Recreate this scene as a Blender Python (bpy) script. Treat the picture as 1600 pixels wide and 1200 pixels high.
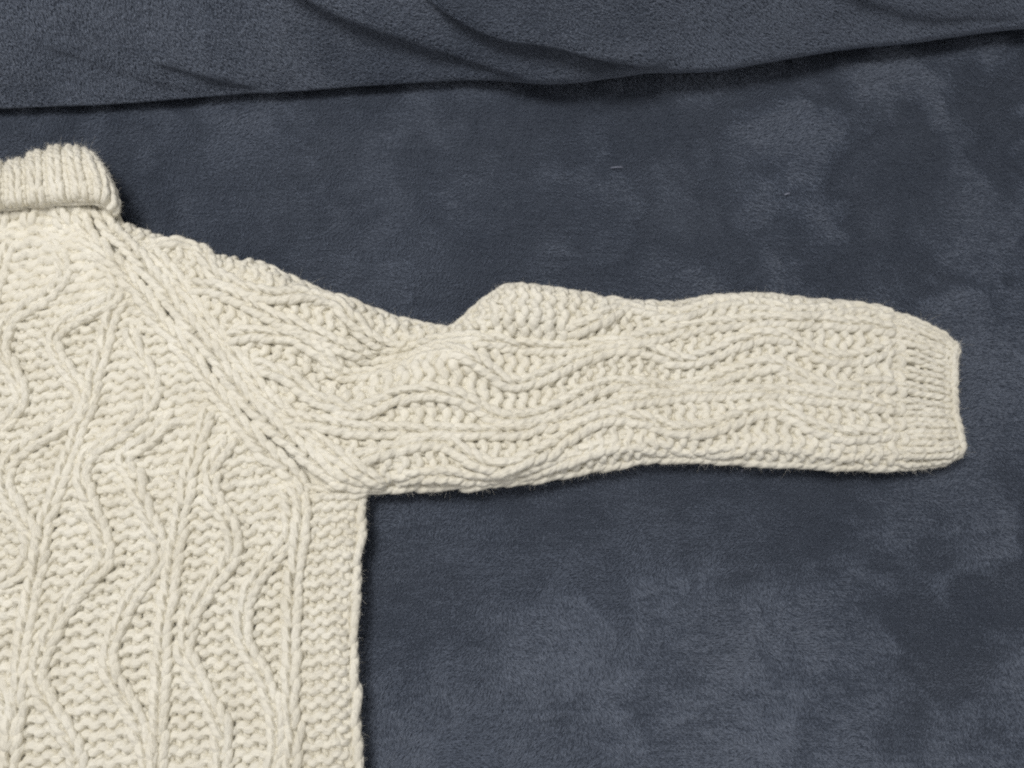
import bpy, math, random
import numpy as np

for o in list(bpy.data.objects):
    bpy.data.objects.remove(o)
rng = np.random.default_rng(7)
random.seed(7)
SC = bpy.context.scene
COL = SC.collection

# ------------------------------------------------------------------ camera
PITCH = math.radians(73.0)      # looking down at the sofa seat
CAM_H = 0.62
F = 1209.0                      # focal length in pixels of a 1600 px wide frame
cam = bpy.data.cameras.new('camera')
cam_o = bpy.data.objects.new('camera', cam)
COL.objects.link(cam_o)
cam_o.location = (0, 0, CAM_H)
cam_o.rotation_euler = (math.pi / 2 - PITCH, 0, 0)
cam.sensor_width = 36.0
cam.lens = 36.0 * F / 1600.0
cam.clip_start = 0.01
cam.clip_end = 50
SC.camera = cam_o

# ------------------------------------------------------------------ light
world = bpy.data.worlds.new('World')
SC.world = world
world.use_nodes = True
bg = world.node_tree.nodes['Background']
bg.inputs['Color'].default_value = (1.0, 0.97, 0.95, 1)
bg.inputs['Strength'].default_value = 0.46
SC.cycles.sample_clamp_indirect = 3.0
SC.cycles.sample_clamp_direct = 6.0


def area_lamp(name, loc, target, size, power, color):
    l = bpy.data.lights.new(name, 'AREA')
    l.shape = 'DISK'
    l.size = size
    l.energy = power
    l.color = color
    o = bpy.data.objects.new(name, l)
    COL.objects.link(o)
    o.location = loc
    d = np.array(target, float) - np.array(loc, float)
    from mathutils import Vector
    o.rotation_euler = Vector(d).to_track_quat('-Z', 'Y').to_euler()
    return o


area_lamp('ceiling_lamp', (-0.50, 0.50, 1.75), (-0.02, 0.2, 0), 0.62, 22.0, (1.0, 0.975, 0.945))

SC.view_settings.view_transform = 'Standard'
SC.view_settings.look = 'None'
SC.view_settings.exposure = 0.0
SC.view_settings.gamma = 1.0
SC.view_settings.use_curve_mapping = False
SC.render.engine = 'CYCLES'
SC.cycles.max_bounces = 6
SC.cycles.diffuse_bounces = 4
SC.cycles.use_denoising = False
SC.cycles.filter_width = 2.3        # soft phone lens

# ------------------------------------------------------------------ helpers
SP, CP = math.sin(PITCH), math.cos(PITCH)


def rays(px, py):
    a = (np.asarray(px, float) - 800.0) / F
    b = (600.0 - np.asarray(py, float)) / F
    return np.stack([a, CP + b * SP, -SP + b * CP], -1)


def at(px, py, z=0.0):
    """point of the place at height z that the photograph shows at a pixel"""
    d = rays(px, py)
    k = (np.asarray(z, float) - CAM_H) / d[..., 2]
    p = d * k[..., None]
    p[..., 2] += CAM_H
    return p


def to_px(p):
    x, y, z = p[..., 0], p[..., 1], p[..., 2] - CAM_H
    dep = y * CP - z * SP
    up = y * SP + z * CP
    return 800 + F * x / dep, 600 - F * up / dep


def wall_at(px, py, yw):
    d = rays(px, py)
    k = yw / d[..., 1]
    p = d * k[..., None]
    p[..., 2] += CAM_H
    return p


_lat = {}


def vnoise(x, y, seed=0):
    if seed not in _lat:
        _lat[seed] = np.random.default_rng(1000 + seed).random((256, 256))
    L = _lat[seed]
    xi, yi = np.floor(x).astype(int), np.floor(y).astype(int)
    fx, fy = x - xi, y - yi
    fx = fx * fx * fx * (fx * (fx * 6 - 15) + 10)
    fy = fy * fy * fy * (fy * (fy * 6 - 15) + 10)
    a = L[xi & 255, yi & 255]
    b = L[(xi + 1) & 255, yi & 255]
    c = L[xi & 255, (yi + 1) & 255]
    d = L[(xi + 1) & 255, (yi + 1) & 255]
    return (a * (1 - fx) + b * fx) * (1 - fy) + (c * (1 - fx) + d * fx) * fy


def fbm(x, y, seed=0, octv=4, gain=0.5):
    s, a, t = 0, 1.0, 0
    x, y = np.asarray(x, float), np.asarray(y, float)
    for k in range(octv):
        s = s + a * vnoise(x * 2 ** k + 17.3 * k, y * 2 ** k + 5.1 * k, seed + k)
        t += a
        a *= gain
    return s / t * 2 - 1


def catmull(P, n_per=12):
    P = np.asarray(P, float)
    Q = np.vstack([2 * P[0] - P[1], P, 2 * P[-1] - P[-2]])
    out = []
    t = np.linspace(0, 1, n_per, endpoint=False)[:, None]
    for i in range(1, len(Q) - 2):
        p0, p1, p2, p3 = Q[i - 1], Q[i], Q[i + 1], Q[i + 2]
        out.append(0.5 * (2 * p1 + (p2 - p0) * t + (2 * p0 - 5 * p1 + 4 * p2 - p3) * t ** 2
                          + (3 * p1 - p0 - 3 * p2 + p3) * t ** 3))
    out.append(P[-1:])
    return np.vstack(out)


def resample(P, step):
    d = np.linalg.norm(np.diff(P, axis=0), axis=1)
    s = np.r_[0, np.cumsum(d)]
    n = max(1, int(round(s[-1] / step)))
    t = np.linspace(0, s[-1], n + 1)
    return np.stack([np.interp(t, s, P[:, k]) for k in range(P.shape[1])], -1)


def interp_curve(pts, key=0):
    """smooth curve through pixel points, as a function of coordinate `key`"""
    c = catmull(pts, 14)
    k = c[:, key]
    o = np.argsort(k)
    ks, vs = k[o], c[o, 1 - key]
    m0 = (vs[12] - vs[0]) / (ks[12] - ks[0] + 1e-9)
    m1 = (vs[-1] - vs[-13]) / (ks[-1] - ks[-13] + 1e-9)

    def f(x):
        x = np.asarray(x, float)
        r = np.interp(x, ks, vs)
        r = np.where(x < ks[0], vs[0] + (x - ks[0]) * m0, r)
        return np.where(x > ks[-1], vs[-1] + (x - ks[-1]) * m1, r)
    return f


def link(name, data, mat=None, parent=None):
    o = bpy.data.objects.new(name, data)
    COL.objects.link(o)
    if mat is not None:
        data.materials.append(mat)
    if parent is not None:
        o.parent = parent
        if parent.get('root'):
            o.location = [-c for c in parent.location]
    return o


def mesh_np(name, V, Fq, uv=None, smooth=True):
    me = bpy.data.meshes.new(name)
    n = len(Fq)
    k = Fq.shape[1]
    me.vertices.add(len(V))
    me.vertices.foreach_set('co', np.asarray(V, np.float32).ravel())
    me.loops.add(n * k)
    me.loops.foreach_set('vertex_index', np.asarray(Fq, np.int32).ravel())
    me.polygons.add(n)
    me.polygons.foreach_set('loop_start', np.arange(0, n * k, k, dtype=np.int32))
    me.update(calc_edges=True)
    me.polygons.foreach_set('use_smooth', np.full(n, smooth, bool))
    if uv is not None:
        l = me.uv_layers.new(name='yarn')
        l.data.foreach_set('uv', np.asarray(uv, np.float32)[Fq.ravel()].ravel())
    me.validate()
    return me


class Yarn:
    """collects tubes of yarn for one mesh"""
    SIDES = 8

    def __init__(self):
        self.V, self.F, self.U, self.N = [], [], [], 0
        self.centres = []

    def tube(self, P, r):
        P = np.asarray(P, float)
        n = len(P)
        if n < 3:
            return
        r = np.broadcast_to(np.asarray(r, float), (n,)).copy()
        T = np.gradient(P, axis=0)
        T /= np.linalg.norm(T, axis=1)[:, None] + 1e-12
        # parallel transport
        A = np.empty_like(P)
        ref = np.array([0.13, 0.31, 0.94])
        a = ref - T[0] * ref.dot(T[0])
        a /= np.linalg.norm(a)
        A[0] = a
        for i in range(1, n):
            t = T[i]
            a = a - t * (a[0] * t[0] + a[1] * t[1] + a[2] * t[2])
            a = a / math.sqrt(a[0] * a[0] + a[1] * a[1] + a[2] * a[2])
            A[i] = a
        B = np.cross(T, A)
        S = self.SIDES
        ph = np.linspace(0, 2 * math.pi, S + 1)
        ring = (A[:, None, :] * np.cos(ph)[None, :, None] + B[:, None, :] * np.sin(ph)[None, :, None])
        r[0] *= 0.35
        r[-1] *= 0.35
        V = P[:, None, :] + ring * r[:, None, None]
        s = np.r_[0, np.cumsum(np.linalg.norm(np.diff(P, axis=0), axis=1))] + rng.random() * 3
        U = np.empty((n, S + 1, 2))
        U[..., 0] = s[:, None] * 100
        U[..., 1] = (ph / (2 * math.pi))[None, :]
        i, j = np.meshgrid(np.arange(n - 1), np.arange(S), indexing='ij')
        b = i * (S + 1) + j
        q = np.stack([b, b + 1, b + S + 2, b + S + 1], -1).reshape(-1, 4) + self.N
        self.V.append(V.reshape(-1, 3))
        self.U.append(U.reshape(-1, 2))
        self.F.append(q)
        self.N += n * (S + 1)

    def build(self, name, mat, parent):
        me = mesh_np(name, np.vstack(self.V), np.vstack(self.F), np.vstack(self.U))
        return link(name, me, mat, parent)


FUZZ_SRC = {}      # part -> list of vertex arrays + centre, for the loose wool fibres


def sheet(name, G, mask, mat, parent):
    """grid of points (n,m,3) -> mesh of the quads whose corners all pass mask"""
    n, m, _ = G.shape
    i, j = np.meshgrid(np.arange(n - 1), np.arange(m - 1), indexing='ij')
    b = (i * m + j).ravel()
    q = np.stack([b, b + 1, b + m + 1, b + m], -1)
    if mask is not None:
        q = q[mask.ravel()[q].all(1)]
    return link(name, mesh_np(name, G.reshape(-1, 3), q), mat, parent)


def hair(name, P, R, mat, parent):
    """P (n,k,3) fibre points, R (k,) radii"""
    n, k, _ = P.shape
    hc = bpy.data.hair_curves.new(name)
    hc.add_curves([k] * n)
    hc.points.foreach_set('position', P.reshape(-1).astype(np.float32))
    at_ = hc.attributes.get('radius') or hc.attributes.new('radius', 'FLOAT', 'POINT')
    at_.data.foreach_set('value', np.tile(np.asarray(R, np.float32), n))
    o = link(name, hc, mat, parent)
    o['kind'] = 'stuff'
    return o


# ------------------------------------------------------------------ materials
def new_mat(name):
    m = bpy.data.materials.new(name)
    m.use_nodes = True
    nt = m.node_tree
    return m, nt, nt.nodes['Principled BSDF']


def N(nt, t, **kw):
    n = nt.nodes.new(t)
    for k, v in kw.items():
        setattr(n, k, v)
    return n


def wool_material():
    m, nt, b = new_mat('cream_wool')
    L = nt.links.new
    uv = N(nt, 'ShaderNodeUVMap')
    # plies: slanted stripes wound round the strand
    mp = N(nt, 'ShaderNodeMapping')
    mp.inputs['Scale'].default_value = (1.6, 2.0, 1)
    L(uv.outputs['UV'], mp.inputs['Vector'])
    sep = N(nt, 'ShaderNodeSeparateXYZ')
    L(mp.outputs['Vector'], sep.inputs['Vector'])
    add = N(nt, 'ShaderNodeMath', operation='ADD')
    L(sep.outputs['X'], add.inputs[0])
    L(sep.outputs['Y'], add.inputs[1])
    mul = N(nt, 'ShaderNodeMath', operation='MULTIPLY')
    L(add.outputs[0], mul.inputs[0])
    mul.inputs[1].default_value = 2 * math.pi
    sn = N(nt, 'ShaderNodeMath', operation='SINE')
    L(mul.outputs[0], sn.inputs[0])
    # fibres along the strand
    mp2 = N(nt, 'ShaderNodeMapping')
    mp2.inputs['Scale'].default_value = (3.5, 14.0, 1)
    mp2.inputs['Rotation'].default_value = (0, 0, 0.35)
    L(uv.outputs['UV'], mp2.inputs['Vector'])
    fn = N(nt, 'ShaderNodeTexNoise')
    fn.inputs['Scale'].default_value = 1.0
    fn.inputs['Detail'].default_value = 3
    L(mp2.outputs['Vector'], fn.inputs['Vector'])
    mix = N(nt, 'ShaderNodeMath', operation='MULTIPLY_ADD')
    L(sn.outputs[0], mix.inputs[0])
    mix.inputs[1].default_value = 0.30
    L(fn.outputs['Fac'], mix.inputs[2])
    bp = N(nt, 'ShaderNodeBump')
    bp.inputs['Strength'].default_value = 0.8
    bp.inputs['Distance'].default_value = 0.0012
    L(mix.outputs[0], bp.inputs['Height'])
    L(bp.outputs['Normal'], b.inputs['Normal'])
    # uneven dye of natural wool
    tc = N(nt, 'ShaderNodeTexCoord')
    n2 = N(nt, 'ShaderNodeTexNoise')
    n2.inputs['Scale'].default_value = 38
    n2.inputs['Detail'].default_value = 5
    L(tc.outputs['Object'], n2.inputs['Vector'])
    cr = N(nt, 'ShaderNodeValToRGB')
    cr.color_ramp.elements[0].position = 0.3
    cr.color_ramp.elements[0].color = (0.77, 0.733, 0.622, 1)
    cr.color_ramp.elements[1].position = 0.7
    cr.color_ramp.elements[1].color = (0.84, 0.812, 0.715, 1)
    L(n2.outputs['Fac'], cr.inputs['Fac'])
    mp3 = N(nt, 'ShaderNodeMapping')
    mp3.inputs['Scale'].default_value = (0.22, 0.0, 1)
    L(uv.outputs['UV'], mp3.inputs['Vector'])
    n3 = N(nt, 'ShaderNodeTexNoise')
    n3.inputs['Scale'].default_value = 1.0
    n3.inputs['Detail'].default_value = 2
    L(mp3.outputs['Vector'], n3.inputs['Vector'])
    mr = N(nt, 'ShaderNodeMapRange')
    mr.inputs['From Min'].default_value = 0.3
    mr.inputs['From Max'].default_value = 0.7
    mr.inputs['To Min'].default_value = 0.90
    mr.inputs['To Max'].default_value = 1.06
    L(n3.outputs['Fac'], mr.inputs['Value'])
    hs = N(nt, 'ShaderNodeHueSaturation')
    L(cr.outputs['Color'], hs.inputs['Color'])
    L(mr.outputs['Result'], hs.inputs['Value'])
    L(hs.outputs['Color'], b.inputs['Base Color'])
    b.inputs['Roughness'].default_value = 0.95
    b.inputs['Specular IOR Level'].default_value = 0.12
    b.inputs['Sheen Weight'].default_value = 0.25
    b.inputs['Sheen Roughness'].default_value = 0.5
    b.inputs['Sheen Tint'].default_value = (0.95, 0.92, 0.86, 1)
    return m


def fuzz_material():
    m, nt, b = new_mat('wool_fibre')
    b.inputs['Base Color'].default_value = (0.84, 0.812, 0.725, 1)
    b.inputs['Roughness'].default_value = 0.8
    b.inputs['Specular IOR Level'].default_value = 0.1
    return m


def plush_material(name, pile):
    m, nt, b = new_mat(name)
    L = nt.links.new
    tc = N(nt, 'ShaderNodeTexCoord')
    n1 = N(nt, 'ShaderNodeTexNoise')
    n1.inputs['Scale'].default_value = 9
    n1.inputs['Detail'].default_value = 6
    L(tc.outputs['Object'], n1.inputs['Vector'])
    cr = N(nt, 'ShaderNodeValToRGB')
    k = 1.0 if pile else 0.33  # backing darkened: shade between upright fibres is put into its colour
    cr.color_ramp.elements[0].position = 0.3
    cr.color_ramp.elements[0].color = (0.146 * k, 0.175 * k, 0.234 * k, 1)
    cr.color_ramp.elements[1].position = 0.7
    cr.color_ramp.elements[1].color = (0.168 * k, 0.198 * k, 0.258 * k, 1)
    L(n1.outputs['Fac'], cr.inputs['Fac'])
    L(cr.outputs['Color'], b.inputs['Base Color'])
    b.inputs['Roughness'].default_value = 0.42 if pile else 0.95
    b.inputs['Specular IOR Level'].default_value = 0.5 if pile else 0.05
    return m


WOOL = wool_material()
FUZZ = fuzz_material()
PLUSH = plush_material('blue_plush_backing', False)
PILE = plush_material('blue_plush_pile', True)

# ------------------------------------------------------------------ sofa seat
def seat_z(x, y):
    return 0.004 * fbm(x * 5 + 3, y * 5 + 9, 40, 2) + 0.0012 * fbm(x * 22, y * 22, 44, 2) - 0.004


gx = np.linspace(-0.95, 0.95, 191)
gy = np.linspace(-0.35, 0.72, 108)
X, Y = np.meshgrid(gx, gy)
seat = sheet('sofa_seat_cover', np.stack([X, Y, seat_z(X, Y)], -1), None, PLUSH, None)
seat['kind'] = 'structure'
seat['label'] = 'dark blue plush cover on the flat sofa seat'

# ------------------------------------------------------------------ sofa back, plush cover with soft folds
edge_front = interp_curve([(-700, 205), (-300, 180), (0, 165), (200, 156), (400, 141), (600, 128), (760, 122),
                           (880, 122), (960, 113), (1030, 104), (1120, 101), (1180, 92), (1250, 80), (1340, 67), (1440, 58),
                           (1600, 37), (1900, 10), (2300, -20)])
YB = at(800, 122, 0.02)[1]
bx = np.linspace(-0.95, 0.95, 420)


def lip_z(x):
    # how far the hanging lip clears the seat
    return np.interp(x, [-0.6, -0.2, -0.05, 0.03, 0.15, 0.30, 0.6], [0.009, 0.012, 0.016, 0.032, 0.034, 0.027, 0.024])


def back_y(x):
    # plan position of the foremost swelling along the back
    px = 800 + x / 0.62 * F * 0.82
    for _ in range(4):
        p = at(px, edge_front(px), lip_z(x))
        px = px + (x - p[..., 0]) * 1400
    return at(px, edge_front(px), lip_z(x))[..., 1]


BYX = back_y(bx)


def crease(px, py, line, width, side_amp, sharp):
    """signed distance to a traced fold line -> swell above it, hollow under it"""
    f = interp_curve(line)
    x0, x1 = line[0][0], line[-1][0]
    d = f(px) - py                    # >0 above the line
    fade = np.clip((px - x0) / 60, 0, 1) * np.clip((x1 - px) / 60, 0, 1)
    fade = fade * fade * (3 - 2 * fade)
    up = np.where(d > 0, np.exp(-d / width) * (1 - np.exp(-d / sharp)), 0)
    dn = np.where(d <= 0, -np.exp(d / (width * 0.9)) * (1 - np.exp(d / sharp)), 0)
    return side_amp * fade * (up + 0.9 * dn)


def back_surface(x, t):
    """x along the sofa, t height parameter: t<0 tucked under, t>0 up the back"""
    yf = np.interp(x, bx, BYX)
    z0 = lip_z(x)
    r = z0 * 0.92
    # rounded underside then a reclining face
    phi = np.clip(-t / r, 0, 2.3)
    y = np.where(t < 0, yf + r * 1.6 * (1 - np.cos(phi)), yf + 0.50 * t + 0.9 * t * t)
    z = np.where(t < 0, z0 - r * np.sin(np.minimum(phi, 1.5)) * 0.95, z0 + t * 0.95)
    p = np.stack([x, y, z], -1)
    px, py = to_px(p)
    d = crease(px, py, [(330, -120), (480, -5), (560, 35), (640, 65), (720, 92), (800, 118), (850, 128)], 50, 0.017, 16)
    d = d + crease(px, py, [(640, -20), (720, 24), (800, 54), (880, 70), (950, 88), (1020, 100), (1060, 104)], 46, 0.019, 13)
    d = d + crease(px, py, [(210, 82), (280, 100), (330, 116), (390, 134), (440, 142)], 32, 0.009, 14)
    d = d + 0.6 * crease(px, py, [(40, 60), (120, 84), (200, 112), (300, 140), (360, 150)], 40, 0.010, 22)
    d = d + crease(px, py, [(1240, -60), (1330, -10), (1420, 22), (1520, 30), (1620, 24)], 50, 0.008, 20)
    d = d + 0.007 * fbm(x * 9 + 1, z * 12 + 4, 60, 3) * np.clip((t + 0.01) / 0.03, 0, 1)
    y = y - d * np.clip((t + 0.02) / 0.03, 0, 1)
    z = z + 0.25 * d * np.clip((t + 0.01) / 0.03, 0, 1)
    return np.stack([x, y, z], -1)


tt = np.r_[np.linspace(-0.05, 0, 16, endpoint=False), np.linspace(0, 0.22, 80)]
Xb, Tb = np.meshgrid(bx, tt)
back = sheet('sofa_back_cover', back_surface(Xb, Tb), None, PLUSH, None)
back['label'] = 'blue plush cover hanging in soft folds on the sofa back behind the sweater'
back['category'] = 'sofa back'

# ------------------------------------------------------------------ sweater: traced guide lines (photo pixels)
TOP = [(150, 335), (190, 347), (260, 373), (340, 399), (400, 410), (440, 428), (500, 455), (560, 477), (620, 497), (665, 509),
       (705, 512), (738, 491), (770, 462), (803, 448), (850, 452), (900, 460), (960, 470), (1010, 475), (1060, 475), (1100, 466),
       (1150, 463), (1200, 463), (1260, 471), (1350, 478), (1385, 485), (1430, 505), (1470, 525), (1498, 543)]
BOT = [(380, 715), (470, 752), (520, 764), (570, 766), (640, 765), (740, 760), (820, 752), (900, 740), (1000, 722), (1050, 718), (1160, 724),
       (1260, 729), (1350, 732), (1410, 732), (1480, 723), (1512, 706)]
SA = [(180, 395), (285, 447), (365, 463), (412, 489), (475, 515), (550, 549), (600, 559), (640, 551), (680, 541), (720, 536), (775, 538),
      (850, 547), (912, 545), (1000, 533), (1100, 512), (1150, 507), (1250, 503), (1325, 509), (1400, 519), (1500, 560)]
SB = [(180, 540), (300, 590), (430, 640), (467, 655), (537, 671), (600, 676), (675, 677), (800, 678), (850, 667), (912, 652), (1000, 628), (1050, 621),
      (1100, 619), (1200, 617), (1275, 622), (1330, 630), (1400, 639), (1500, 648)]
TOP = [(x, y + 6) for x, y in TOP]
BOT = [(x, y - 7) for x, y in BOT]
fTOP, fBOT, fSA, fSB = (interp_curve(c) for c in (TOP, BOT, SA, SB))

LINE1 = [(150, 318), (172, 362), (207, 392), (240, 432), (272, 472), (301, 511), (347, 570), (397, 635), (437, 672), (492, 718),
         (530, 746), (566, 762)]
LINE2 = [(128, 320), (140, 355), (165, 392), (197, 425), (228, 458), (260, 502), (297, 545), (336, 597), (370, 642), (407, 687), (440, 718),
         (470, 748), (484, 768)]
fL1y = interp_curve(LINE1, 1)      # x as a function of y
fL2y = interp_curve(LINE2, 1)

WAVY_BODY = [
    # panel between rib 0 and rib 1, right-hand wave
    [(300, 640), (262, 665), (232, 690), (205, 705), (198, 725), (212, 752), (222, 780), (236, 812), (250, 845), (252, 872), (238, 900),
     (215, 925), (198, 955), (183, 985), (174, 1020), (176, 1050), (190, 1080), (208, 1110), (224, 1140), (231, 1172), (228, 1210), (214, 1250)],
    # left-hand wave
    [(215, 500), (210, 530), (222, 562), (238, 590), (238, 622), (222, 650), (190, 675), (165, 695), (140, 718), (130, 742), (136, 770), (146, 800), (160, 830), (168, 860),
     (163, 885), (140, 908), (118, 930), (102, 955), (86, 985), (72, 1015), (64, 1045), (68, 1075), (84, 1105), (104, 1135), (120, 1165), (125, 1200), (115, 1250)],
    # panel between rib 1 and rib 2
    [(372, 672), (352, 705), (336, 728), (331, 755), (340, 785), (356, 812), (366, 840), (363, 868), (347, 895), (325, 925), (306, 955), (294, 985), (291, 1015), (302, 1045),
     (320, 1075), (334, 1105), (345, 1135), (349, 1165), (345, 1200), (332, 1245)],
    [(436, 752), (452, 778), (458, 812), (450, 845), (430, 872), (408, 900), (390, 930), (381, 960), (382, 995), (394, 1025), (410, 1050), (422, 1080), (433, 1110), (436, 1145),
     (432, 1175), (418, 1210), (405, 1250)],
    # left of rib 0
    [(40, 363), (70, 374), (90, 390), (102, 412), (100, 436), (80, 462), (50, 482), (25, 500), (8, 525), (6, 552), (20, 580), (32, 605), (34, 632), (18, 655), (-10, 680)],
    [(110, 362), (140, 385), (168, 412), (185, 440), (180, 466), (155, 482), (122, 500), (97, 518), (88, 540), (98, 565), (118, 592), (132, 612), (131, 640), (112, 658), (80, 680),
     (45, 700), (18, 724), (10, 750), (18, 780), (36, 808), (50, 835), (52, 862), (40, 888), (15, 905), (-15, 925)],
    [(-40, 1250), (-20, 1190), (5, 1165), (18, 1150), (20, 1120), (5, 1085), (-20, 1060)][::-1],
]
WAVY_SLEEVE = [
    [(228, 385), (262, 386), (302, 393), (325, 412), (345, 438), (385, 455), (425, 464), (470, 466), (522, 480), (555, 508), (585, 532), (622, 540), (655, 535)],
    [(880, 518), (925, 504), (972, 488), (1012, 494), (1055, 497), (1095, 488), (1140, 480), (1190, 484), (1235, 492), (1290, 492), (1340, 490), (1405, 503)],
    [(340, 540), (375, 528), (412, 524), (462, 527), (500, 549), (527, 578), (552, 592), (582, 590), (625, 576), (662, 561), (705, 555), (738, 562), (768, 584), (805, 602), (850, 590),
     (900, 568), (950, 549), (1000, 546), (1045, 561), (1085, 563), (1120, 552), (1155, 537), (1188, 527), (1225, 532), (1258, 548), (1292, 562), (1335, 562), (1372, 550), (1408, 538)],
    [(378, 584), (412, 576), (450, 592), (480, 618), (520, 637), (558, 645), (590, 637), (622, 622), (662, 612), (708, 620), (745, 638), (780, 657), (825, 655), (872, 640), (922, 614),
     (962, 601), (1000, 605), (1040, 612), (1080, 606), (1118, 594), (1160, 579), (1198, 571), (1230, 582), (1264, 600), (1310, 611), (1360, 607), (1408, 598)],
    [(540, 732), (580, 716), (618, 704), (655, 693), (695, 692), (728, 712), (765, 730), (810, 722), (860, 700), (905, 672), (945, 656), (985, 655), (1020, 665), (1060, 675), (1110, 671),
     (1150, 655), (1195, 642), (1230, 650), (1265, 668), (1310, 680), (1360, 680), (1408, 672)],
    [(620, 752), (680, 740), (740, 745), (800, 742), (860, 726), (920, 706), (980, 692), (1030, 700), (1080, 708), (1140, 702), (1200, 692), (1260, 700), (1320, 708), (1380, 702), (1410, 698)],
]
fWB = [(interp_curve(w, 1), min(w[0][1], w[-1][1]), max(w[0][1], w[-1][1])) for w in WAVY_BODY]
fWS = [(interp_curve(w, 0), w[0][0], w[-1][0]) for w in WAVY_SLEEVE[:5]]
T_BODY = 0.022


def swell(d, k, lo, hi, a, b):
    """soft mound on one side of a travelling rib (d<0), short step on the other"""
    e = np.clip((k - lo) / 40, 0, 1) * np.clip((hi - k) / 40, 0, 1)
    return e * np.where(d < 0, np.exp(-(d / a) ** 2), np.exp(-(d / b) ** 2))




def gaus(px, py, cx, cy, sx, sy, rot=0.0):
    c, s = math.cos(rot), math.sin(rot)
    dx, dy = px - cx, py - cy
    u = dx * c + dy * s
    v = -dx * s + dy * c
    return np.exp(-(u / sx) ** 2 - (v / sy) ** 2)


def sleeve_T(px, py):
    """height of the top layer of the sleeve, with its creases"""
    T = 0.026 - 0.008 * np.clip((px - 1300) / 200, 0, 1)
    T = T + (T_BODY - T) * np.clip((520 - px) / 220, 0, 1)
    T = T + 0.016 * gaus(px, py, 820, 480, 90, 48, 0.15)
    T = T + 0.006 * gaus(px, py, 700, 600, 70, 60, -0.4)
    T = T - 0.016 * gaus(px, py, 628, 560, 105, 24, -0.36)
    T = T + 0.005 * gaus(px, py, 668, 582, 80, 22, -0.36)
    T = T - 0.007 * gaus(px, py, 592, 545, 75, 48, -0.3) + 0.006 * gaus(px, py, 730, 545, 75, 45, -0.3)
    T = T - 0.006 * gaus(px, py, 860, 540, 110, 22, 0.05)
    T = T + 0.006 * gaus(px, py, 470, 480, 90, 40, 0.4)
    T = T - 0.006 * gaus(px, py, 520, 590, 60, 25, 0.5)
    T = T + 0.005 * gaus(px, py, 1180, 500, 120, 40, 0)
    T = T - 0.004 * gaus(px, py, 1080, 590, 120, 30, 0)
    T = T + 0.0022 * fbm(px / 90.0, py / 70.0, 80, 2)
    for f, lo, hi in fWS:
        T = T + 0.0012 * swell(py - f(px), px, lo, hi, 20.0, 13.0)
    T = T + 0.006 * gaus(px, py, 640, 740, 160, 50, 0)
    return np.maximum(T, 0.011)


def body_T(px, py):
    T = T_BODY + 0.0022 * fbm(px / 110.0 + 8, py / 110.0, 85, 2)
    for f, lo, hi in fWB:
        T = T + 0.0026 * swell(px - f(py), py, lo, hi, 34.0, 15.0)
    return T + 0.004 * gaus(px, py, 60, 350, 150, 60)


# ---- body surface in the plane of the seat
E_A = np.array([0.0, -1.0])                          # down the body, towards the hem
ROW_UP = math.radians(8.0)
E_B = np.array([math.cos(ROW_UP), math.sin(ROW_UP)])  # rows climb a little to the right
AB_INV = np.linalg.inv(np.stack([E_A, E_B], 0))
ORG = at(200, 700, T_BODY)[:2]
RIBS = {
    -1: [(28, 366), (8, 425), (-12, 490), (-40, 600), (-75, 720), (-120, 860), (-160, 1000), (-195, 1180)],
    0: [(212, 452), (180, 490), (168, 545), (150, 600), (136, 650), (120, 700), (100, 757), (72, 830), (60, 900), (50, 965), (40, 1035), (30, 1105), (20, 1190), (12, 1260)],
    1: [(336, 625), (328, 645), (316, 685), (304, 730), (295, 770), (284, 820), (272, 880), (265, 940), (260, 1000), (252, 1100), (246, 1190), (241, 1260)],
    2: [(452, 745), (467, 775), (470, 800), (468, 850), (463, 900), (460, 950), (458, 1000), (457, 1100), (457, 1200), (457, 1270)],
}
EDGE = [(562, 700), (568, 770), (566, 820), (560, 880), (556, 940), (555, 1000), (555, 1050), (556, 1100), (559, 1200), (562, 1270)]
EDGE = [(x - 5, y) for x, y in EDGE]


def ab(pts, z):
    p = at(np.array(pts)[:, 0], np.array(pts)[:, 1], z)[:, :2] - ORG
    return p @ AB_INV


rib_f = {k: interp_curve(ab(catmull(v, 6), T_BODY)) for k, v in RIBS.items()}
edge_f = interp_curve(ab(catmull(EDGE, 6), T_BODY / 2))
ROW = 0.0093
COLS = 8.0
R_E = T_BODY / 2
E_ARC = 4.6


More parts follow.
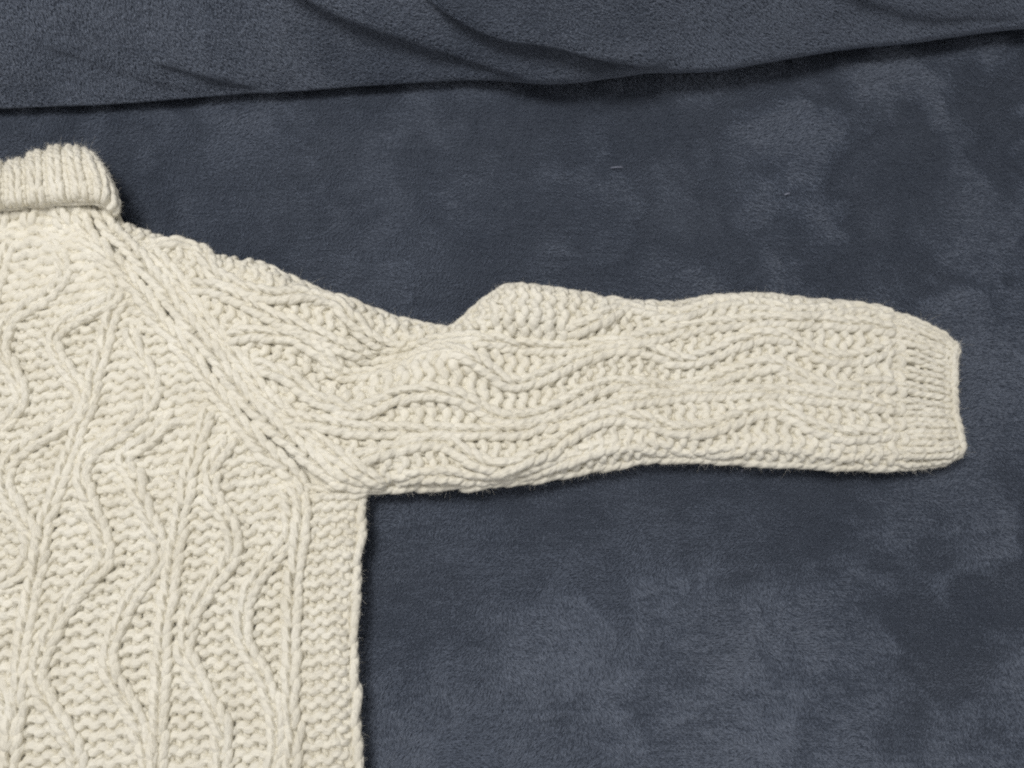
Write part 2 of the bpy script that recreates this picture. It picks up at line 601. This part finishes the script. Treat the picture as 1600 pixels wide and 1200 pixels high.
def body_S(u, v):
    """u stitch columns (rib 0 at u=0), v rows towards the hem"""
    u, v = np.broadcast_arrays(np.asarray(u, float), np.asarray(v, float))
    a = v * ROW
    b_1, b0, b1, b2, be = (f(a) for f in (rib_f[-1], rib_f[0], rib_f[1], rib_f[2], edge_f))
    # above the armpit ribs 1 and 2 have no drawn course: keep their spacing from rib 0
    lo = np.clip((a - rib_lo1) / 0.06, 0, 1)
    b1 = b1 * lo + (b0 + 0.112) * (1 - lo)
    lo2 = np.clip((a - rib_lo2) / 0.06, 0, 1)
    b2 = b2 * lo2 + (b1 + 0.098) * (1 - lo2)
    be = np.maximum(be, b2 + 0.03)
    s_e = be - b2 - R_E
    pit = (s_e + R_E * math.pi / 2) / E_ARC
    s = (u - 2 * COLS) * pit
    phi = np.clip((s - s_e) / R_E, 0, 2.6)
    b = np.where(u < 0, b0 + (b0 - b_1) * u / COLS,
        np.where(u < COLS, b0 + (b1 - b0) * u / COLS,
        np.where(u < 2 * COLS, b1 + (b2 - b1) * (u - COLS) / COLS,
        np.where(s < s_e, b2 + s, be - R_E + R_E * np.sin(phi)))))
    z = np.where((u > 2 * COLS) & (s > s_e), R_E + R_E * np.cos(phi), T_BODY)
    xy = ORG + a[..., None] * E_A + b[..., None] * E_B
    p = np.concatenate([xy, z[..., None]], -1)
    px, py = to_px(p)
    p[..., 2] += (body_T(px, py) - T_BODY) * np.clip(z / T_BODY, 0, 1)
    return p


rib_lo1 = ab([RIBS[1][0]], T_BODY)[0, 0]
rib_lo2 = ab([RIBS[2][1]], T_BODY)[0, 0]

# ---- sleeve surface
S_COL_A, S_COL_B = 3.0, 8.0       # u of the two straight ribs
ARC_T, ARC_B = 3.0, 5.2           # columns from a rib to the fold edge


def row_slope(x):
    return 0.42 * np.clip((640 - x) / 160, 0, 1)


PHI = {}


def sleeve_S(u, v, fixed=False):
    """u columns across (0 = upper fold edge), v = photo x of the row on the upper rib"""
    u, v = np.broadcast_arrays(np.asarray(u, float), np.asarray(v, float))
    m = row_slope(v)
    ya = fSA(v)
    xt = v + m * (ya - fTOP(v)) * 0.8
    xb_ = v - m * (fSB(v) - ya)
    xbo = v - m * (fBOT(v) - ya) * 0.8
    # cuff: rows follow the slanting cuff edge
    k = np.clip((v - 1330) / 165, 0, 1)
    xt = xt - k * 1.0
    xb_ = xb_ + k * 2
    xbo = xbo + k * 7
    Ta, Tb_ = sleeve_T(v, ya), sleeve_T(xb_, fSB(xb_))
    pa = at(v, ya, Ta)
    pb = at(xb_, fSB(xb_), Tb_)
    rt = np.maximum(sleeve_T(xt, fTOP(xt) + 22), .01) / 2
    rb = np.maximum(sleeve_T(xbo, fBOT(xbo) - 22), .01) / 2
    ptop = at(xt, fTOP(xt), rt)
    pbot = at(xbo, fBOT(xbo), rb)

    def side(p0, T0, pe, r, n):            # n columns (0..) from rib outward
        d = (pe - p0)[..., :2]
        D = np.linalg.norm(d, axis=-1)
        d = d / D[..., None]
        r2 = np.minimum(r, D * 0.8)
        se = D - r2
        return d, D, se, r2

    dT, DT, seT, rT = side(pa, Ta, ptop, rt, None)
    dB, DB, seB, rB = side(pb, Tb_, pbot, rb, None)
    pitT = (seT + rT * math.pi / 2) / ARC_T
    pitB = (seB + rB * math.pi / 2) / ARC_B
    if not fixed:
        pitT = pitT * 0 + 0.0122
        pitB = pitB * 0 + 0.0122
    sT = np.maximum(S_COL_A - u, 0) * pitT
    sB = np.maximum(u - S_COL_B, 0) * pitB
    phT = np.clip((sT - seT) / rT, 0, 2.7)
    phB = np.clip((sB - seB) / rB, 0, 2.7)
    PHI['t'], PHI['b'] = (sT - seT) / rT, (sB - seB) / rB
    oT = np.where(sT < seT, sT, seT + rT * np.sin(phT))
    oB = np.where(sB < seB, sB, seB + rB * np.sin(phB))
    f = np.clip((u - S_COL_A) / (S_COL_B - S_COL_A), 0, 1)
    xy = pa[..., :2] * (1 - f)[..., None] + pb[..., :2] * f[..., None]
    xy = xy + dT * oT[..., None] + dB * oB[..., None]
    p0 = np.concatenate([xy, (Ta * (1 - f) + Tb_ * f)[..., None]], -1)
    px, py = to_px(p0)
    Z = sleeve_T(px, py)
    wT = np.clip(sT / seT, 0, 1)
    wB = np.clip(sB / seB, 0, 1)
    Z = Z * (1 - wT) * (1 - wB) + wT * (2 * rt) + wB * (2 * rb) if False else Z
    Z = np.where(sT > seT, rt * (1 + np.cos(phT)), np.where(wT > 0.5, Z + (2 * rt - Z) * (wT - .5) * 2, Z))
    Z = np.where(sB > seB, rb * (1 + np.cos(phB)), np.where(wB > 0.5, Z + (2 * rb - Z) * (wB - .5) * 2, Z))
    p0[..., 2] = np.maximum(Z, 0.0025)
    return p0


# ---- collar surface
C_TOP = interp_curve([(-160, 262), (-60, 256), (0, 251), (25, 248), (50, 238), (75, 230), (98, 226), (125, 229), (142, 240), (150, 250)])
_ct = C_TOP
C_TOP = lambda x: _ct(x) + 10.0
C_BOT = interp_curve([(-160, 326), (-60, 324), (0, 321), (50, 317), (100, 312), (140, 311), (165, 317), (182, 336)])
C_W = 15.0        # columns from the right edge leftwards


def collar_S(u, v):
    """u columns from the right-hand fold going left (0 = edge), v 0 bottom fold .. 1 top fold"""
    u, v = np.broadcast_arrays(np.asarray(u, float), np.asarray(v, float))
    pit = 17.5
    r = 26.0
    s = u * pit                       # arc distance from the extreme edge in px
    ph = s / r
    off = np.where(ph < math.pi / 2, r * (1 - np.cos(np.maximum(ph, -2.4))), s - r * (math.pi / 2 - 1))
    zk = np.where(ph < math.pi / 2, np.sin(np.maximum(ph, -1.5)), 1.0)
    xb = 178.0 - off
    xt = xb - 38.0 * np.exp(-off / 55.0)
    # vertical profile: bottom fold edge, face, top fold
    H = 0.034 + 0.011 * zk
    hw = 0.020
    w = np.clip(v, -0.3, 1.3)
    yb, yt = C_BOT(xb), C_TOP(xt)
    f = np.clip((w - 0.0), 0, 1)
    # circular fold at the top
    d1 = (1 - w) / 0.34
    fold = np.where(d1 < 1, 1 - np.sqrt(np.clip(1 - (1 - np.clip(d1, -1, 1)) ** 2, 0, 1)), 0)
    d0 = w / 0.16
    fold0 = np.where(d0 < 1, 1 - np.sqrt(np.clip(1 - (1 - np.clip(d0, -1, 1)) ** 2, 0, 1)), 0)
    z = H - 0.020 * fold - 0.009 * fold0
    z = np.where(w > 1, H - 0.020 - (w - 1) * 0.09, z)
    z = np.where(w < 0, H - 0.009 + w * 0.05, z)
    # right-hand side rounds down
    z = np.where(ph < 0, z + ph * 0.014, z)
    bow = 10 * np.sin(f * math.pi) * np.clip(1 - off / 60, 0, 1)
    x = xb * (1 - f) + xt * f + bow
    y = yb * (1 - f) + yt * f
    y = np.where(w < 0, y - 0.0, y)
    return at(x, y, np.maximum(z, 0.004))


# ------------------------------------------------------------------ knitting
def surf_normal(S, u, v, eu, ev):
    du = S(u + eu, v) - S(u - eu, v)
    dv = S(u, v + ev) - S(u, v - ev)
    n = np.cross(du, dv)
    n /= np.linalg.norm(n, axis=-1)[..., None] + 1e-12
    return n


def purl_rows(Y, S, u0, u1, rows, vstep, keep, r, flip, c=0.0019, A=0.115, B=0.66, per=18, dirn=1.0, jit=1.0, pit0=0.0128):
    """rows of interlocking loops seen from the purl side, one continuous strand to a row"""
    n = int((u1 - u0) * per)
    u = np.linspace(u0, u1, n)
    for k, v in enumerate(rows):
        ju = 0.07 * jit * fbm(u * 1.3, np.full(n, k * 7.7), 100, 2)
        jv = 0.17 * jit * fbm(u * 0.9 + 40, np.full(n, k * 3.3), 104, 2)
        jc = 1 + 0.35 * jit * fbm(u * 1.1 + 9, np.full(n, k * 5.3), 108, 2)
        th = 2 * math.pi * u
        U = u + A * np.sin(2 * th) + ju
        V = v + vstep * (dirn * B * np.cos(th) * (1 + 0.12 * jit * fbm(u * 2, np.full(n, k * 2.9), 112, 1)) + jv)
        nn = c * np.cos(2 * th) * jc
        P = S(U, V)
        nor = surf_normal(S, U, V, 0.15, vstep * 0.3) * flip
        P = P + nor * nn[:, None]
        wide = np.clip(np.linalg.norm(S(u + 0.5, np.full(n, v)) - S(u - 0.5, np.full(n, v)), axis=1) / pit0, 0.85, 1.4)
        rr = r * wide * (1 + 0.10 * fbm(u * 2.2 + 5, np.full(n, k * 9.1), 116, 2))
        ok = keep(P, U, V)
        # contiguous runs
        idx = np.flatnonzero(ok)
        if len(idx) < 6:
            continue
        for run in np.split(idx, np.flatnonzero(np.diff(idx) > 1) + 1):
            if len(run) >= 6:
                Y.tube(P[run], rr[run])


LEG = np.array([[0.08, -0.36, -1.0], [0.175, -0.02, 0.05], [0.26, 0.42, 0.52], [0.305, 0.88, 0.34], [0.275, 1.24, -0.5], [0.14, 1.43, -1.1]])


def chain(Y, W, nor, width, pitch, r, lift=0.0, jit=1.0, leg=LEG, sub=4, taper=1.0):
    """a column of knit stitches (nested V loops) along world path W with normals nor; V opens along the path"""
    n0 = len(W)
    d = np.r_[0, np.cumsum(np.linalg.norm(np.diff(W, axis=0), axis=1))]
    m = max(2, int(round(d[-1] / pitch)))
    pitch = d[-1] / m
    left = leg.copy()
    left[:, 0] *= -1
    ctrl = np.vstack([left, [[0, 1.46, -1.25]], leg[::-1]])
    for i in range(m):
        c = ctrl.copy()
        c[:, 0] *= width * (1 + 0.10 * jit * rng.standard_normal())
        c[:, 0] += 0.05 * width * jit * rng.standard_normal()
        c[:, 1] = (c[:, 1] + i + 0.08 * jit * rng.standard_normal())
        c[:, 2] = c[:, 2] * r * (1 + 0.15 * jit * rng.standard_normal())
        c = catmull(c, sub)
        s = np.clip(c[:, 1] * pitch, -pitch, d[-1] + pitch)
        s_in = np.clip(s, 0, d[-1])
        P = np.stack([np.interp(s_in, d, W[:, k]) for k in range(3)], -1)
        h = pitch * 0.6
        Tn = np.stack([np.interp(np.clip(s_in + h, 0, d[-1]), d, W[:, k]) - np.interp(np.clip(s_in - h, 0, d[-1]), d, W[:, k]) for k in range(3)], -1)
        Tn /= np.linalg.norm(Tn, axis=1)[:, None] + 1e-12
        Nn = np.stack([np.interp(s_in, d, nor[:, k]) for k in range(3)], -1)
        Nn = Nn - Tn * (Nn * Tn).sum(1)[:, None]
        Nn /= np.linalg.norm(Nn, axis=1)[:, None] + 1e-12
        Bn = np.cross(Tn, Nn)
        e = np.clip(np.minimum(s_in, d[-1] - s_in) / (1.6 * pitch), 0, 1)[:, None]
        P = P + Tn * (s - s_in)[:, None] + Bn * c[:, :1] + Nn * (c[:, 2:3] + lift * e - 0.0022 * taper * (1 - e))
        Y.tube(P, r * (1 + 0.07 * jit * rng.standard_normal()))


def path_on(zf, pts, step=0.004, dz=0.0, smooth=True):
    """world path (and normals) for traced pixel points lying on height field zf(px,py)"""
    c = catmull(pts, 16)
    W = at(c[:, 0], c[:, 1], zf(c[:, 0], c[:, 1]) + dz)
    W = resample(W, step)
    px, py = to_px(W)
    e = 5.0
    a = at(px + e, py, zf(px + e, py)) - at(px - e, py, zf(px - e, py))
    b = at(px, py + e, zf(px, py + e)) - at(px, py - e, zf(px, py - e))
    n = np.cross(b, a)
    n /= np.linalg.norm(n, axis=1)[:, None]
    n[n[:, 2] < 0] *= -1
    return W, n


# ------------------------------------------------------------------ the sweater
root = bpy.data.objects.new('sweater', None)
COL.objects.link(root)
c0 = at(560, 700, 0)
root.location = (float(c0[0]), float(c0[1]), 0.0)
root['root'] = 1
root['label'] = 'cream chunky hand-knitted wool sweater laid flat on the blue plush seat'
root['category'] = 'sweater'

R_Y = 0.0036
ALL = []


def keep_body(P, U, V):
    px, py = to_px(P)
    return (px < fL2y(py) + 4 + np.where(py > 770, 900, 0)) & (py > 316) & (px > -75) & (py < 1275) & (U < 2 * COLS + E_ARC + 2.2)


def keep_body_sheet(P):
    px, py = to_px(P)
    return (px < fL2y(py) + 46 + np.where(py > 768, 900, 0)) & (py > 300) & (px > -110) & (py < 1310)


Yb = Yarn()
rows_v = np.arange(-40, 62)
purl_rows(Yb, body_S, -12, 2 * COLS + E_ARC + 2.2, rows_v, 1.0, keep_body, R_Y, -1.0, c=0.0017, dirn=-1.0)
body = Yb.build('body_panel', WOOL, root)
ug, vg = np.meshgrid(np.linspace(-12, 2 * COLS + E_ARC + 2.4, 120), np.linspace(-40, 62, 170), indexing='ij')
G = body_S(ug, vg)
nb = surf_normal(body_S, ug, vg, 0.2, 0.3)
G2 = G + nb * 0.0037
sheet('inner_layer', G2, keep_body_sheet(G), WOOL, body)
ALL.append(('body_panel', body, Yb))


# straight ribs of the body (paths run bottom -> top so that the V opens upwards)
def zb_rib(px, py):
    return body_T(px, py)


def add_rib(name, parent, pts, zf, width, pitch, r, lift, reverse=True, jit=1.0, label=None):
    Y = Yarn()
    W, n = path_on(zf, pts)
    if reverse:
        W, n = W[::-1], n[::-1]
    chain(Y, W, n, width, pitch, r, lift, jit)
    o = Y.build(name, WOOL, parent)
    if label:
        o['label'] = label
    ALL.append((name, parent, Y))
    return o


RW, RP, RR = 0.0142, 0.0096, 0.0033
add_rib('straight_rib', body, RIBS[-1][0:], zb_rib, RW, RP, RR, 0.0033)
add_rib('straight_rib', body, RIBS[0], zb_rib, RW, RP, RR, 0.0033)
add_rib('straight_rib', body, RIBS[1], zb_rib, RW, RP, RR, 0.0033)
add_rib('straight_rib', body, RIBS[2], zb_rib, RW, RP, RR, 0.0033)

for w in WAVY_BODY:
    add_rib('wavy_rib', body, w, zb_rib, RW * 1.0, RP * 1.02, RR * 0.98, 0.0018)

# neck ribs that come out from under the folded collar
for w in ([(10, 312), (10, 340), (2, 378)], [(53, 308), (54, 338), (46, 372)], [(94, 306), (96, 336), (112, 372)]):
    add_rib('neck_rib', body, w, zb_rib, RW * 0.95, RP, RR, 0.0042)

# ---- sleeve
CUFF_X = 1408.0


def keep_sleeve(P, U, V):
    px, py = to_px(P)
    sleeve_S(U, V)
    return (px > fL1y(np.minimum(py, 762)) + 4) & (PHI['t'] < 2.5) & (PHI['b'] < 2.5)


Ys = Yarn()
SROW = 20.2
srows = np.arange(120, CUFF_X, SROW)
purl_rows(Ys, sleeve_S, -6.2, S_COL_B + ARC_B + 5.2, srows, SROW, keep_sleeve, R_Y, 1.0, c=0.0018)
sleeve = Ys.build('sleeve', WOOL, root)
ALL.append(('sleeve', sleeve, Ys))
ug, vg = np.meshgrid(np.linspace(-2.4, S_COL_B + ARC_B + 2.4, 110), np.linspace(120, 1482, 260), indexing='ij')
sl_fix = lambda u, v: sleeve_S(u, v, True)
G = sl_fix(ug, vg)
ns = surf_normal(sl_fix, ug, vg, 0.2, 6)
px, py = to_px(G)
sheet('inner_layer', G - ns * np.interp(vg, [1360, 1400], [0.0037, 0.0026])[..., None], (px > fL1y(np.minimum(py, 762)) - 40) & (G[..., 2] > 0.0026), WOOL, sleeve)


def zs_rib(px, py):
    return sleeve_T(px, py)


def zs_edge(px, py):
    """sleeve height incl. the rounding towards its fold edges"""
    T = sleeve_T(px, py)
    d = np.minimum(py - fTOP(px), fBOT(px) - py)
    R = 24.0
    q = np.clip(d / R, 0.02, 1)
    return T * (0.5 + 0.5 * np.sqrt(1 - (1 - q) ** 2))


def zs_rope(px, py):
    # the ropes flatten towards the cuff
    return zs_edge(px, py) - 0.0020 * np.clip((px - 820) / 220, 0, 1)


sa_pts = [p for p in SA if 280 < p[0] < 1405] + [(1412, 521)]
sb_pts = [p for p in SB if 425 < p[0] < 1405] + [(1412, 640)]
SRP = 0.0104
add_rib('straight_rib', sleeve, sa_pts, zs_rope, RW, SRP, RR, 0.0040)
add_rib('straight_rib', sleeve, sb_pts, zs_rope, RW, SRP, RR, 0.0040)
for i, w in enumerate(WAVY_SLEEVE):
    add_rib('wavy_rib', sleeve, w, zs_rope, RW * (1.05 if i < 5 else 0.9), SRP, RR * 1.02, 0.0036 if i < 5 else 0.0002)

# ---- raglan seam: knit columns running from the neck to the armpit
def zr(px, py):
    k = np.clip((px - fL1y(py)) / 60 + 0.5, 0, 1)
    return body_T(px, py) * (1 - k) + sleeve_T(px, py) * k


def shift(pts, dx, dy):
    return [(x + dx, y + dy) for x, y in pts]


Yr = Yarn()
W, n = path_on(zr, LINE1)
chain(Yr, W[::-1], n[::-1], 0.0165, 0.0112, 0.0036, 0.0034)
raglan = Yr.build('raglan_seam', WOOL, root)
ALL.append(('raglan_seam', raglan, Yr))
K0 = [(x - 4, y + 3) for x, y in LINE2[:-1]] + [(470, 764)]
add_rib('knit_column', raglan, K0, zr, 0.0160, 0.0110, 0.0036, 0.0030)
K2 = [(x + 22, y - 15) for x, y in LINE1[2:-1]] + [(592, 757)]
add_rib('knit_column', raglan, K2, zr, 0.0130, 0.0110, 0.0034, 0.0020)

# fabric under the seam stitches
yy = np.linspace(318, 768, 90)
gg = np.linspace(0, 1, 8)
xx = (fL2y(yy) - 30)[:, None] * (1 - gg) + (fL1y(np.minimum(yy, 762)) + 30)[:, None] * gg
y2 = np.repeat(yy[:, None], 8, 1)
sheet('inner_layer', at(xx, y2, zr(xx, y2) - np.interp(y2, [400, 480], [0.0012, 0.0036])), None, WOOL, raglan)

# underarm join: short line of stitches closing the armpit
add_rib('underarm_edge', raglan, [(470, 766), (505, 770), (540, 769), (566, 768)], zr, 0.012, 0.0105, 0.0029, 0.0)

# smooth edge strands along the folds
add_rib('side_edge', body, [(x - 3, y) for x, y in EDGE[1:]], lambda px, py: np.full(np.shape(px), R_E * 1.55), 0.0125, 0.0112, 0.0034, 0.0)
add_rib('underarm_fold', sleeve, [(x, y - 1) for x, y in BOT[3:14]], lambda px, py: 0.55 * sleeve_T(px, fBOT(px) - 24), 0.012, 0.0112, 0.0034, 0.0)

add_rib('upper_fold', sleeve, [(x, y + 1) for x, y in TOP[4:25]], lambda px, py: 0.54 * sleeve_T(px, fTOP(px) + 24), 0.012, 0.0112, 0.0033, 0.0)

# ---- cuff
Yc = Yarn()
cr_rows = np.arange(CUFF_X + 16, 1486, 12.0)


def cuff_S(u, v):
    return sleeve_S(u, v, True)


purl_rows(Yc, cuff_S, -2.2, S_COL_B + ARC_B + 2.2, cr_rows, 12.0, lambda P, U, V: P[:, 0] > -9, 0.0022, 1.0, c=0.0008, jit=0.7)
cuff = Yc.build('cuff', WOOL, root)
cuff['label'] = 'ribbed cuff'
ALL.append(('cuff', cuff, Yc))
for u in np.linspace(0.35, S_COL_B + ARC_B - 0.3, 13):
    vs = np.linspace(CUFF_X - rng.uniform(2, 26), 1487, 30)
    W = cuff_S(np.full(30, u), vs)
    nn = surf_normal(cuff_S, np.full(30, u), vs, 0.2, 6)
    nn[nn[:, 2] < 0] *= -1
    Y = Yarn()
    W = resample(np.hstack([W, nn]), 0.003) if False else np.hstack([W, nn])
    chain(Y, W[::-1, :3], W[::-1, 3:], 0.0100, 0.0080, 0.0025, 0.0022, 0.8, taper=0.8)
    Y.build('cuff_rib', WOOL, cuff)
    ALL.append(('cuff_rib', cuff, Y))
# cast-on edge
Y = Yarn()
uu = np.linspace(-1.6, S_COL_B + ARC_B + 1.6, 60)
W = cuff_S(uu, np.full(60, 1489.0))
nn = np.tile(np.array([[0.75, 0, 0.66]]), (60, 1))
chain(Y, W, nn, 0.0085, 0.0075, 0.0023, 0.0, 0.8)
Y.build('cast_on_edge', WOOL, cuff)
ALL.append(('cast_on_edge', cuff, Y))

# ---- collar
Yk = Yarn()
purl_rows(Yk, lambda u, v: collar_S(u, v), -2.0, C_W, np.arange(-0.12, 1.32, 0.15), 0.15, lambda P, U, V: U > -2.2, 0.0030, 1.0, c=0.0010, B=0.52)
collar = Yk.build('collar', WOOL, root)
collar['label'] = 'ribbed turtleneck collar folded over'
ALL.append(('collar', collar, Yk))
ug, vg = np.meshgrid(np.linspace(-2.2, C_W, 60), np.linspace(-0.25, 1.4, 60), indexing='ij')
G = collar_S(ug, vg)
G[..., 2] -= 0.0035
sheet('inner_layer', G, None, WOOL, collar)
vv = np.linspace(-0.05, 1.25, 40)
for u in (0.6, 1.7, 3.6, 5.6, 7.5, 9.4, 11.3, 13.2):
    W = collar_S(np.full(40, u), vv)
    nn = surf_normal(collar_S, np.full(40, u), vv, 0.2, 0.03)
    nn[nn[:, 2] < 0] *= -1
    Y = Yarn()
    chain(Y, W, nn, 0.0112, 0.0100, 0.0026, 0.0021)
    Y.build('collar_rib', WOOL, collar)
    ALL.append(('collar_rib', collar, Y))
Y = Yarn()
uu = np.linspace(C_W, -0.9, 60)
W = collar_S(uu, np.full(60, 0.0))
nn = np.tile(np.array([[0, -0.6, 0.8]]), (60, 1))
chain(Y, W, nn, 0.0085, 0.0098, 0.0025, 0.0)
Y.build('folded_edge', WOOL, collar)
ALL.append(('folded_edge', collar, Y))

# ---- loose wool fibres standing off the yarn
def add_fuzz(parent, V, C, n):
    idx = rng.integers(0, len(V), n)
    P0 = V[idx]
    d = C[idx] + rng.standard_normal((n, 3)) * 0.75
    d /= np.linalg.norm(d, axis=1)[:, None]
    L = rng.gamma(2.0, 0.0007, n)[:, None]
    k = rng.standard_normal((n, 3)) * 0.8
    t = np.linspace(0, 1, 4)
    P = np.stack([P0 + L * (d * s + k * s * s * 0.6) for s in t], 1)
    P[..., 2] = np.maximum(P[..., 2], 0.001)
    m_ = n // 45                                   # a few long stray hairs
    P[:m_] = P0[:m_, None] + (P[:m_] - P0[:m_, None]) * rng.uniform(1.5, 2.6, m_)[:, None, None]
    P[..., 2] = np.maximum(P[..., 2], 0.001)
    hair('wool_fuzz', P, [0.00005, 0.00004, 0.00003, 0.00001], FUZZ, parent)


def tube_dirs(Y):
    out = []
    for V in Y.V:
        R = V.reshape(-1, Y.SIDES + 1, 3)
        d = R - R[:, :-1].mean(1, keepdims=True)
        out.append((d / (np.linalg.norm(d, axis=-1, keepdims=True) + 1e-9)).reshape(-1, 3))
    return np.vstack(out)


parts = {}
for nm, par, Y in ALL:
    parts.setdefault(par.name, [par, [], []])
    parts[par.name][1].append(np.vstack(Y.V))
    parts[par.name][2].append(tube_dirs(Y))
NFZ = {'body_panel': 230000, 'sleeve': 230000, 'raglan_seam': 46000, 'cuff': 40000, 'collar': 50000}
for nm, (par, vs_, ds_) in parts.items():
    add_fuzz(par, np.vstack(vs_), np.vstack(ds_), NFZ.get(nm, 4000))

# ------------------------------------------------------------------ plush pile, real fibres combed by hand strokes
def pile_lean(x, y, seed):
    """direction and amount the nap lies down at a place"""
    wx = x + 0.03 * fbm(x * 11, y * 11, seed + 1, 4)
    wy = y + 0.03 * fbm(x * 11 + 50, y * 11, seed + 5, 4)
    a = fbm(wx * 5.5 + 3, wy * 5.5, seed + 9, 5, 0.66)
    b = 0.85 * fbm(wx * 8.0 + 70, wy * 10.0 + 11, seed + 15, 6, 0.70)
    return a, b


def plant(n, P0, Nrm, Tx, Ty, ang, amt, name, parent, length=0.0028):
    jl = rng.normal(0, 0.22, (n, 2))
    lx = np.cos(ang) * amt + jl[:, 0]
    ly = np.sin(ang) * amt + jl[:, 1]
    L = length * rng.uniform(0.7, 1.25, n)[:, None]
    lean = Tx * lx[:, None] + Ty * ly[:, None]
    P1 = P0 + L * (Nrm * 0.45 + lean * 0.35)
    P2 = P0 + L * (Nrm * 0.72 + lean * 1.0)
    return hair(name, np.stack([P0 - Nrm * 0.0006, P1, P2], 1), [0.00016, 0.00015, 0.00005], PILE, parent)


n = 900000
px = rng.uniform(-90, 1690, n)
py = rng.uniform(20, 1290, n)
p = at(px, py, 0)
# even density on the seat instead of in the picture
wgt = (1.0 / np.maximum(1e-3, np.linalg.norm(p - np.array([0, 0, CAM_H]), axis=1))) ** 3
inside = ((px < 545) & (py > 800)) | ((px < fL1y(np.minimum(py, 760)) - 40) & (py > 345) & (py < 765)) | \
         ((px > 300) & (px < 1470) & (py > fTOP(px) + 35) & (py < fBOT(px) - 35) & (px > fL1y(np.minimum(py, 760))))
p = p[~inside]
p[:, 1] = np.round(p[:, 1] / 0.0016) * 0.0016 + rng.normal(0, 0.00032, len(p))      # pile is woven in rows
p[:, 2] = seat_z(p[:, 0], p[:, 1])
n = len(p)
a, b = pile_lean(p[:, 0], p[:, 1], 200)
ang = -math.pi / 2 + 2.6 * np.tanh(3.2 * a) + 0.5 * b
for k in range(64):                                     # strokes of a hand across the nap
    c = rng.uniform([-0.45, -0.2], [0.45, 0.45])
    th = rng.normal(0.35, 0.7)
    ln, wd = rng.uniform(0.03, 0.10), rng.uniform(0.006, 0.02)
    dx, dy = p[:, 0] - c[0], p[:, 1] - c[1]
    uu_ = dx * math.cos(th) + dy * math.sin(th)
    vv_ = -dx * math.sin(th) + dy * math.cos(th) + 0.25 * wd * np.sin(uu_ * 40 + k) + 0.12 * uu_ * np.sin(k)
    st = np.exp(-(uu_ / ln) ** 4) * np.where(vv_ > 0, np.exp(-(vv_ / wd) ** 2), np.exp(-(vv_ / (0.22 * wd)) ** 2))
    b = b + st * rng.choice([-0.20, 0.17])
b = b + 0.10 * fbm(p[:, 0] * 70, p[:, 1] * 90, 260, 3, 0.7)
amt = 0.72 + 0.42 * np.tanh(3.0 * b) + 0.30 * fbm(p[:, 0] * 70, p[:, 1] * 420, 270, 2)
plant(n, p, np.tile([0, 0, 1.0], (n, 1)), np.tile([1.0, 0, 0], (n, 1)), np.tile([0, 1.0, 0], (n, 1)), ang, amt, 'plush_pile', seat)

n = 430000
xs = rng.uniform(-0.62, 0.62, n)
ts = rng.uniform(-0.03, 0.19, n)
p = back_surface(xs, ts)
tx = back_surface(xs + 0.002, ts) - p
ty = back_surface(xs, ts + 0.002) - p
tx /= np.linalg.norm(tx, axis=1)[:, None]
ty /= np.linalg.norm(ty, axis=1)[:, None]
nr = np.cross(tx, ty)
nr /= np.linalg.norm(nr, axis=1)[:, None]
a, b = pile_lean(xs, ts + 3.0, 300)
ang = -0.45 + 0.9 * np.tanh(3 * a)
b = b + 0.12 * fbm(xs * 60, ts * 80, 280, 3, 0.7)
amt = 0.82 + 0.42 * np.tanh(3 * b) + 0.16 * fbm(xs * 90 + ts * 120, ts * 420, 290, 2)
plant(n, p, nr, tx, ty, ang, amt, 'plush_pile', back, 0.0023)

# ------------------------------------------------------------------ bits of lint caught on the plush
LINT, nt_, b_ = new_mat('pale_lint')
b_.inputs['Base Color'].default_value = (0.24, 0.26, 0.33, 1)
b_.inputs['Roughness'].default_value = 0.9
for (lx, ly, size, a0, lab) in ((965, 258, 0.011, 0.05, 'pale dash of lint on the blue seat above the raised sleeve fold'),
                                (1232, 300, 0.005, 0.3, 'tiny pale lint fleck on the blue seat above the middle of the sleeve'),
                                (1161, 734, 0.003, 0.9, 'small lint crumb at the lower edge of the sleeve')):
    c = at(lx, ly, 0.0025)
    Y = Yarn()
    for k in range(3):
        t = np.linspace(-0.5, 0.5, 9)
        ang = a0 + rng.normal(0, 0.10)
        P = np.stack([t * size * math.cos(ang) + 0.03 * size * np.sin(t * 5 + k), t * size * math.sin(ang) + 0.05 * size * np.cos(t * 4 + k * 2), 0.0003 * k + 0.0004 * np.cos(t * 4)], -1)
        Y.tube(P, 0.00022 if size > 0.008 else 0.0004)
    o = Y.build('lint_fleck', LINT, None)
    o.location = (float(c[0]), float(c[1]), float(seat_z(c[0], c[1])) + 0.003)
    o['label'] = lab
    o['category'] = 'lint'
    o['group'] = 'lint flecks on the plush'
